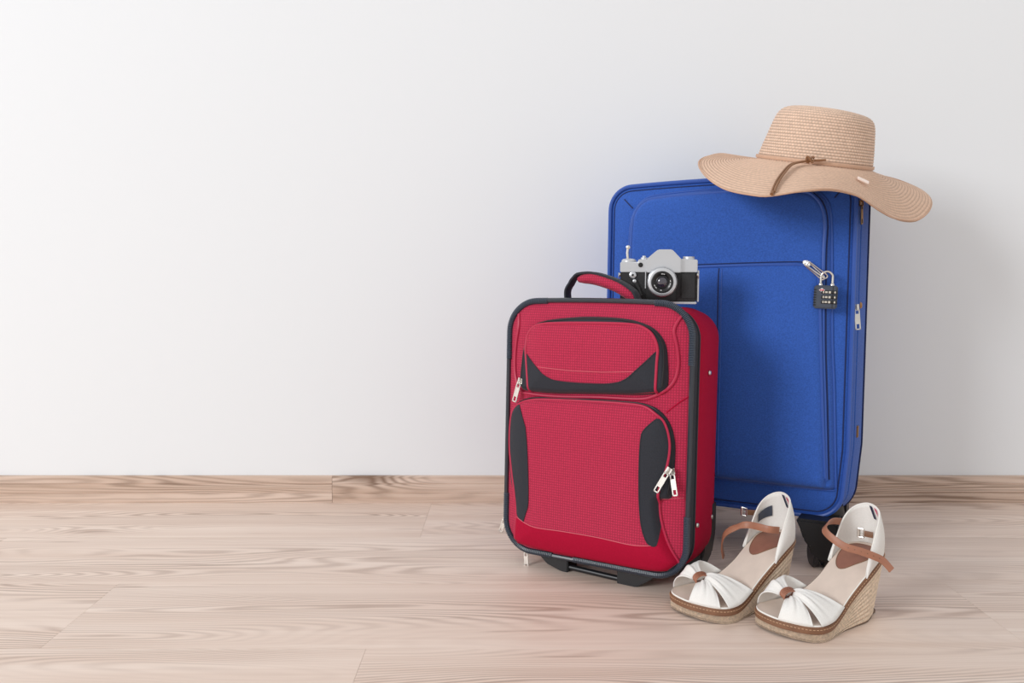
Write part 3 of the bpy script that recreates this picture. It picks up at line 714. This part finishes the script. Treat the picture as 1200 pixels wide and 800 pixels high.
    kb = mesh('cord', [tube(cord, .0018, n=8), tube(c2, .0018, n=8)], M['cord'], root)
    kn = np.array((-.048, -.1120, -.002))
    mesh('knot', [tube([kn+np.array((.006*cos(a), .003*sin(a)-.001, .005*sin(a*2+.5))) for a in np.linspace(0, 2*pi, 20)[:-1]], .0019, True, 8), lathe([(0, -.004), (.0035, -.002), (.0035, .002), (0, .004)], kn, (1, 0, .3), 10)], M['cord'], kb)
    mesh('cord_tip', [tube([cord[-1]+np.array((.002, 0, 0)), cord[-1]+np.array((-.001, -.004, -.004))], .003, n=8)], M['cord'], kb)
    # small metal plate on the brim
    tg = Matrix.Rotation(R(24), 4, 'Y')@Matrix.Rotation(R(48), 4, 'X')
    def brim_pt(a, t):
        k = int(round(a/(2*pi)*NB)) % NB; i = int(round(t*rows*per)); return np.array(V[i*NB+k])
    bp = brim_pt(R(287), .50)
    mesh('metal_tag', [box(tuple(bp+np.array((0, -.004, .0045))), (.021, .0072, .0022), .0006, tg)], M['gold'], root)
hat()

# ================================================================ camera
def photo_camera():
    root = thing('film_camera', 'vintage silver and black film camera standing on top of the red suitcase', 'camera', (.2475, 1.446, .4668), (0, 0, R(-9)))
    d = .030   # body depth, y 0 = front
    mesh('camera_body', [prism([(-.064, .002), (.064, .002), (.064, .056), (-.064, .056)], 0, d, .003)], M['leather_black'], root)
    mesh('base_plate', [box((0, d/2, .0018), (.128, d+.001, .0036), .001)], M['satin'], root)
    mesh('mount_panel', [box((.004, -.0025, .029), (.050, .006, .050), .002)], M['blackmetal'], root)
    mesh('mount_trim', [box((-.0215, -.0035, .041), (.0016, .003, .030), .0004)], M['satin'], root)
    top = [(-.0645, .0535), (.0645, .0535), (.0645, .0745), (.038, .0760), (.0245, .0890), (.0215, .0915), (-.0010, .0915), (-.0045, .0890), (-.0200, .0750), (-.0345, .0750), (-.0345, .0705), (-.0645, .0705)]
    mesh('top_plate', [prism(top[:4]+[(.036, .0750), (-.0200, .0750)]+top[9:], .0005, d+.0005, .0012), prism([(.0375, .053), (.0375, .0752), (.0245, .0890), (.0215, .0915), (-.0010, .0915), (-.0045, .0890), (-.0205, .0752), (-.0205, .053)], -.0075, d-.004, .0014)], M['satin'], root)
    # knobs, levers
    k = mesh('rewind_knob', [lathe([(.0105, 0), (.0105, .001), (.0100, .0012), (.0100, .0045), (.0094, .0052), (0, .0052)], (.0505, d/2, .0745), n=28)], M['satin'], root)
    a = mesh('advance_dial', [lathe([(.0125, 0), (.0125, .003), (.0105, .005), (.006, .0062), (0, .0064)], (-.0500, d/2, .0703), n=28)], M['satin'], root)
    mesh('advance_lever', [tube([(-.0520, d/2, .076), (-.0530, d/2, .086), (-.0520, d/2, .094)], .0023, n=10), lathe([(0, -.003), (.0035, -.002), (.0035, .002), (0, .003)], (-.0518, d/2, .0955), (0, 1, 0), 12)], M['silver'], a)
    mesh('shutter_dial', [lathe([(.0055, 0), (.0055, .003), (.003, .0034), (.003, .006), (0, .0064)], (-.0205-.004, d/2, .0750), n=20)], M['satin'], root)
    mesh('flash_socket', [lathe([(.0040, .001), (.0040, -.0018), (.0026, -.002)], (-.0300, .0003, .0655), (0, 1, 0), 18)], M['blackmetal'], root)
    mesh('self_timer', [lathe([(.0058, .001), (.0058, -.0025), (.004, -.0035), (0, -.0035)], (-.0430, 0, .0485), (0, 1, 0), 20)], M['satin'], root)
    mesh('timer_hub', [lathe([(.0020, -.003), (.0020, -.0042), (0, -.0042)], (-.0430, 0, .0485), (0, 1, 0), 12)], M['blackmetal'], root)
    lv = mesh('timer_lever', [band([(-.0395, -.003, .0385), (-.0340, -.004, .026), (-.0290, -.004, .0135)], .006, .0025, (0, -1, 0))], M['blackmetal'], root)
    mesh('lever_screw', [lathe([(.003, .001), (.003, -.0022), (0, -.003)], (-.0400, -.003, .0385), (0, 1, 0), 14)], M['satin'], lv)
    for s in (-1, 1):
        mesh('strap_lug', [lathe([(.0030, 0), (.0030, .003), (.0018, .0035)], (s*.063, .006, .0490), (s, 0, 0), 14), tube([(s*.0665, .006+.003*cos(t), .0475+.0045*sin(t)) for t in np.linspace(0, 2*pi, 14)[:-1]], .0008, True, 6)], M['silver'], root)
    mesh('grip_panel', [box((.0495, -.0012, .030), (.0235, .003, .042), .0012)], M['leather_black'], root)
    # open back door edge
    dr = mesh('back_door', [box((.0668, d*.62, .030), (.0022, .020, .054), .0008)], M['satin'], root)
    mesh('door_hinge', [tube([(.0655, d*.3, .004), (.0655, d*.3, .056)], .0014, n=8)], M['satin'], dr)
    # lens
    c = (.0060, 0, .0372); ax = (0, -1, 0)
    ln = mesh('lens', [lathe([(.0235, .003), (.0235, .010), (.0252, .0115), (.0252, .0145), (.0240, .0160), (.0240, .0190), (.0232, .0225), (.0195, .0238), (.0180, .0235), (.0180, .0225), (0, .0225)], c, ax, 64)], M['satin'], root)
    mesh('lens_ring', [lathe([(.0182, .0226), (.0182, .0246), (.0170, .0252), (.0150, .0250), (.0108, .0225), (.0095, .0215), (0, .0214)], c, ax, 48)], M['blackmetal'], ln)
    mesh('lens_bezel', [lathe([(.0100, .0222), (.0102, .0236), (.0094, .0240), (.0088, .0228)], c, ax, 40)], M['blackgloss'], ln)
    mesh('lens_glass', [lathe([(.0088, .0222), (.0075, .0236), (.005, .0246), (.0025, .0251), (0, .0252)], c, ax, 36)], M['glass'], ln)
    for t in (92, 78, 8, -12, -32, 222, 205, -98):
        q = (c[0]+.0136*cos(R(t)), -.0246, c[2]+.0136*sin(R(t)))
        mesh('engraving', [box(q, (.0026, .0004, .0010), 0, Matrix.Rotation(-R(t-90), 4, 'Y'))], M['whiteink'], ln, smooth=False)
photo_camera()

# ================================================================ sandals
HP = [(-.004, .103), (0, .102), (.03, .097), (.06, .083), (.09, .060), (.115, .0405), (.135, .0305), (.155, .0262), (.18, .0250), (.21, .0262)]
_hp = cr(HP, 10)
def hh(x): return float(np.interp(x, _hp[:, 0], _hp[:, 1]))
TOPO = [(-.001, .006), (.003, .022), (.014, .034), (.035, .0405), (.06, .0415), (.085, .037), (.11, .034), (.135, .036), (.158, .0385), (.178, .033), (.193, .016), (.2035, -.012), (.2045, -.035), (.199, -.055), (.185, -.068), (.165, -.0705), (.14, -.0575), (.115, -.0400), (.09, -.0285), (.06, -.0250), (.035, -.0255), (.014, -.022), (.003, -.010)]
def sandal(loc, yaw, label, strap_pts, buckle, patchy, which):
    root = thing('wedge_sandal', label, 'sandal', loc, (0, 0, R(yaw)), 'pair of white wedge sandals')
    O = resample(cr(TOPO, 8, True), .004, True); cen = O.mean(0); n = len(O)
    if np.sum(O[:, 0]*np.roll(O[:, 1], -1)-np.roll(O[:, 0], -1)*O[:, 1]) < 0: O = O[::-1]
    T = np.roll(O, -1, 0)-np.roll(O, 1, 0); T /= np.linalg.norm(T, axis=1)[:, None]; N = np.stack([T[:, 1], -T[:, 0]], 1)
    spine = lambda x: np.interp(x, [0, .09, .16, .2], [.006, .001, -.016, -.02])
    def lay(frac, ins, zoff=0, foot=False):
        out = []
        for p, nn in zip(O, N):
            h = hh(p[0])-.0125
            f = 1-frac
            x, y = p-nn*ins
            # wedge narrows towards the ground under the heel
            hl = np.clip((.10-p[0])/.10, 0, 1)
            y = y-(y-spine(p[0]))*.30*hl*f
            x = x+(.013*hl*f if p[0] < .05 else 0)
            z = h*frac+zoff
            if p[0] > .17 and frac < .5: z = z + (.004*(1-2*frac))*((p[0]-.17)/.035)**2
            out.append((x, y, z))
        return out
    # jute wedge, ropes as real ridges
    rr = []; UV = []; K = 9; per = 4
    sU = np.r_[0, np.cumsum(np.linalg.norm(np.diff(O, axis=0), axis=1))]
    for i in range(K*per+1):
        f = i/(K*per); rr.append(lay(.03+.97*f, .0012-.0012*abs(sin(pi*i/per))))
        UV += [(s_/.62, f) for s_ in sU]
    mesh('jute_wedge', [rings(rr, cap0=True, cap1=True)], M['jute'], root, uv=UV)
    so = [[(x, y, max(z, 0)) for x, y, z in lay(0, .001)], [(x, y, z+.0022) for x, y, z in lay(0, .0002)], [(x, y, z+.0035) for x, y, z in lay(.02, .001)]]
    mesh('rubber_sole', [rings(so, cap0=True, cap1=True)], M['rubber'], root)
    mesh('heel_tip', [box((.026, .003, .0045), (.022, .046, .009), .002)], M['rubber'], root)
    # tan leather band
    b = [lay(1, .0008), lay(1, -.0012, .001), lay(1, -.0016, .006), lay(1, -.0010, .0102), lay(1, .0012, .0112)]
    bo = mesh('leather_rand', [rings(b, cap0=False)], M['brown'], root)
    st = []
    L_ = np.array(lay(1, -.0019, .0075)); L_ = resample(L_, .0052, True)
    for k in range(len(L_)):
        a_, b_ = L_[k], L_[(k+1) % len(L_)]
        st.append(tube([a_*.8+b_*.2, a_*.2+b_*.8], .0005, n=4))
    mesh('stitching', st, M['thread'], bo, kind='stuff')
    # footbed
    fb = []
    F1 = [lay(1, .0010, .0095), lay(1, .0006, .0120), lay(1, .0016, .0132)]
    mesh('footbed_edge', [rings(F1)], M['edgewhite'], root)
    inner = np.array(lay(1, .0014, .0130))
    class Bed(Relief):
        def __call__(s, Q): return np.zeros(len(np.atleast_2d(Q)))
    V, F = patch(inner[:, :2], Bed(), 0, .004)
    def bz(x, y): return hh(x)+.0006
    V = [(v[0], v[2], bz(v[0], v[2])-.0004) for v in V]
    mesh('footbed', [(V, F)], M['insole'], root)
    ov = cr([(.012, .006), (.016, .022), (.030, .030), (.046, .026), (.060, .014), (.070, .003), (.0715, -.006), (.064, -.014), (.048, -.019), (.030, -.019), (.016, -.010)], 6, True)
    V, F = patch(resample(ov, .004, True), Bed(), 0, .004)
    mesh('heel_pad', [([(v[0], v[2], bz(v[0], v[2])+.0006) for v in V], F)], M['brownpad'], root)
    ovs = resample(ov, .004, True)
    mesh('heel_pad_edge', [tube([(p[0], p[1], bz(*p)+.0005) for p in ovs], .0007, True, 5)], M['brown'], root)
    # heel cup ------------------------------------------------------------
    basep = cr([(.062, -.0245), (.045, -.0255), (.028, -.0255), (.012, -.0195), (.002, -.008), (-.001, .006), (.003, .020), (.013, .0325), (.030, .039), (.050, .0405), (.070, .0395)], 6)
    basep = resample(basep, .003); nb = len(basep)
    ss = np.linspace(-1, 1, nb)
    rows = 10; grid = []
    for j in range(rows+1):
        t = j/rows; row = []
        for p, s_ in zip(basep, ss):
            ht = .065*(1-abs(s_)**1.9)**.72+.0005
            q = np.array([p[0], p[1]])
            # leans in towards the ankle
            cx = .034; cy = .006
            k = .16*t*(ht/.064)
            bow = .0035*sin(pi*t)
            d = q-np.array([cx, cy]); L = np.linalg.norm(d); q = q-d*k+d/L*bow
            q = q+np.array([.008*t*(1-abs(s_)), 0])
            row.append((q[0], q[1], hh(p[0])-.004+(ht+.004)*t))
        grid.append(row)
    V = [p for r_ in grid for p in r_]
    F = [(j*nb+i, j*nb+i+1, (j+1)*nb+i+1, (j+1)*nb+i) for j in range(rows) for i in range(nb-1)]
    cup = mesh('heel_cup', [(V, F)], M['canvas'], root)
    md = cup.modifiers.new('thickness', 'SOLIDIFY'); md.thickness = .0022; md.offset = 0
    edge = grid[-1]
    mesh('cup_edging', [tube(np.array(edge), .0014, n=6)], M['edgewhite'], cup)
    G = np.array(grid)
    nm = np.zeros((nb, 3))
    # coloured stitching on the rim: a navy bar and a pink-red wedge
    def inner_pt(i, t, off=-.0028):
        j = t*rows; j0 = int(min(j, rows-1)); p = G[j0, i]*(1-(j-j0))+G[j0+1, i]*(j-j0)
        d = p-np.array([.034, .006, p[2]]); d /= np.linalg.norm(d); return p+d*off
    ic = nb//2
    a = [inner_pt(ic-1, .97), inner_pt(ic+1, .97), inner_pt(ic+3, .68), inner_pt(ic+1, .68)]
    mesh('navy_stripe', [(a, [(0, 1, 2, 3)])], M['navyink'], cup, smooth=False)
    a = [inner_pt(ic+3, .98), inner_pt(ic+6, .98), inner_pt(ic+6, .80)]
    mesh('pink_flash', [(a, [(0, 1, 2)])], M['pinkink'], cup, smooth=False)
    if patchy:
        i0 = int(nb*.20); i1 = int(nb*.36)
        a = [inner_pt(i, tt) for tt in (.42, .70) for i in range(i0, i1+1)]; m = i1-i0+1
        mesh('size_label', [(a, [(i, i+1, m+i+1, m+i) for i in range(m-1)])], M['lockgrey'], cup)
    # vamp: gathered bands either side of a leather loop -----------------
    def vamp(K, Mi, E, pleat, ph, name, nu=36, nv=16, arch=0):
        K, Mi, E = [np.array(q, float) for q in (K, Mi, E)]
        V = []
        for j in range(nv+1):
            v = j/nv
            for i in range(nu+1):
                u = i/nu
                def at(c): 
                    c = cr(c, 8); t = u*(len(c)-1); a0 = int(min(t, len(c)-2)); return c[a0]*(1-(t-a0))+c[a0+1]*(t-a0)
                k_, m_, e_ = at(K), at(Mi), at(E)
                p = k_*(1-v)*(1-2*v)+m_*4*v*(1-v)+e_*v*(2*v-1)
                w = pleat*(1-v)**.8*(.35+.65*min(1, v*6))
                p = p+np.array([0, 0, 1])*w*(sin(u*pi*5+ph+v*1.2)+.5*sin(u*pi*9+ph*2))*.9
                p[2] += arch*sin(pi*u)*(1-v)*v*4
                V.append(p)
        n = nu+1
        F = [(j*n+i, j*n+i+1, (j+1)*n+i+1, (j+1)*n+i) for j in range(nv) for i in range(nu)]
        o = mesh(name, [(V, F)], M['canvas'], root)
        md = o.modifiers.new('thickness', 'SOLIDIFY'); md.thickness = .0016; md.offset = 0
        return o
    vamp([(.173, -.036, .046), (.166, -.033, .0535), (.156, -.031, .053)], [(.182, -.058, .045), (.160, -.058, .059), (.130, -.056, .062)],
         [(.1775, -.0715, .024), (.145, -.0605, .027), (.105, -.0355, .046)], .0018, .4, 'vamp_band')
    vamp([(.174, -.024, .046), (.168, -.019, .050), (.162, -.018, .050)], [(.193, -.017, .0425), (.184, .000, .045), (.172, .008, .044)],
         [(.2035, -.0165, .025), (.197, .008, .0255), (.184, .0285, .025)], .0022, 1.6, 'vamp_band')
    vamp([(.166, -.019, .050), (.160, -.021, .0545), (.153, -.027, .054)], [(.172, .011, .046), (.158, .006, .0535), (.138, -.001, .055)],
         [(.1745, .0375, .025), (.150, .0405, .028), (.119, .0365, .039)], .0020, 2.6, 'vamp_band')
    lp = []
    kc = np.array((.1645, -.0265, .0500))
    for k in range(24):
        t = 2*pi*k/24; lp.append(kc+np.array((.0115*cos(t), -.003*cos(t), .0072*sin(t))))
    for k in range(4):
        sh = np.array((-.0045, -.008, .0008))*((k-1.5)/1.5)*.62
        mesh('knot_loop', [band(np.array(lp)+sh, .0029, .0020, [np.array(p)-kc for p in lp], True)], M['strap'], root)
    # ankle strap
    sp = resample(cr(strap_pts, 8), .003); ctr = np.array([.045, .0, 0])
    up = []
    for p in sp:
        d = (p-np.array([.04, .005, p[2]])); up.append(d/np.linalg.norm(d)+np.array([0, 0, .35 if which == 'R' else .1]))
    s_o = mesh('ankle_strap', [band(sp, .0108, .0022, up)], M['strap'], root)
    if which == 'R':
        for k in range(6):
            i = int(len(sp)*(.58+.055*k)); u_ = np.array(up[i])/np.linalg.norm(up[i])
            mesh('strap_hole', [lathe([(.0009, -.0016), (.0009, .0016)], sp[i], u_, 8)], M['brown'], s_o)
    # buckle
    bpos = np.array(buckle[0], float); d = np.array(buckle[1], float); d /= np.linalg.norm(d)
    z = np.array([0, 0, 1.]); s_ = np.cross(d, z)
    if np.linalg.norm(s_) < .1: s_ = np.array([1., 0, 0])
    fr = [bpos+z*.0065, bpos+z*.0065+d*.009, bpos-z*.0065+d*.009, bpos-z*.0065]
    mesh('buckle', [tube(resample(fr, .0015, True), .0013, True, 8), tube([bpos+d*.0005, bpos+d*.011+s_*.002], .001, n=6), tube([bpos+z*.0058+d*.0075, bpos-z*.0058+d*.0075], .0024, n=10)], M['silver'], root)
    mesh('buckle_tab', [band([bpos+d*.001, bpos+np.array(buckle[2])], .009, .002, np.cross(np.array(buckle[2])/np.linalg.norm(buckle[2]), z))], M['brown'], root)
    return root
strapR = [(.0443,-.0215,.1387),(.065,-.0227,.1425),(.0834,-.0203,.1413),(.096,-.0148,.1362),(.0996,.0014,.1284),(.096,.0203,.1204),(.0843,.0379,.1158),(.0719,.051,.1098),(.0627,.0605,.1034),(.0571,.0709,.0912)]
sandal((.5556, 1.296, 0), 217, 'right-hand white wedge sandal, its tan ankle strap sticking out past the heel', strapR, ((.030, .010, .125), (.3, -1, 0), (-.003, .013, 0)), False, 'R')
def conv(pts, o0, a0, o1, a1):
    out = []
    for x, y, z in pts:
        a = R(a0); w = np.array(o0)+x*np.array((-cos(a), -sin(a)))+y*np.array((sin(a), -cos(a)))-np.array(o1); b = R(a1)
        out.append((w@np.array((-cos(b), -sin(b))), w@np.array((sin(b), -cos(b))), z))
    return out
OL, AL = (.441, 1.358), 36.5
strapL = [(.056, .034, .121), (.074, .027, .1245)]+conv([(.1003,.0032,.1227),(.1116,-.0146,.1154),(.1122,-.0291,.1035),(.1065,-.0375,.0903),(.0982,-.0434,.0733),(.0916,-.0439,.0558)], (.4435, 1.392), 44, OL, AL)
sandal((*OL, 0), 180+AL, 'left-hand white wedge sandal beside the red suitcase, strap curling free of the buckle', strapL, (conv([(.0299, -.040, .119)], (.4435, 1.392), 44, OL, AL)[0], (.45, -1, .15), (-.012, .009, -.001)), True, 'L')
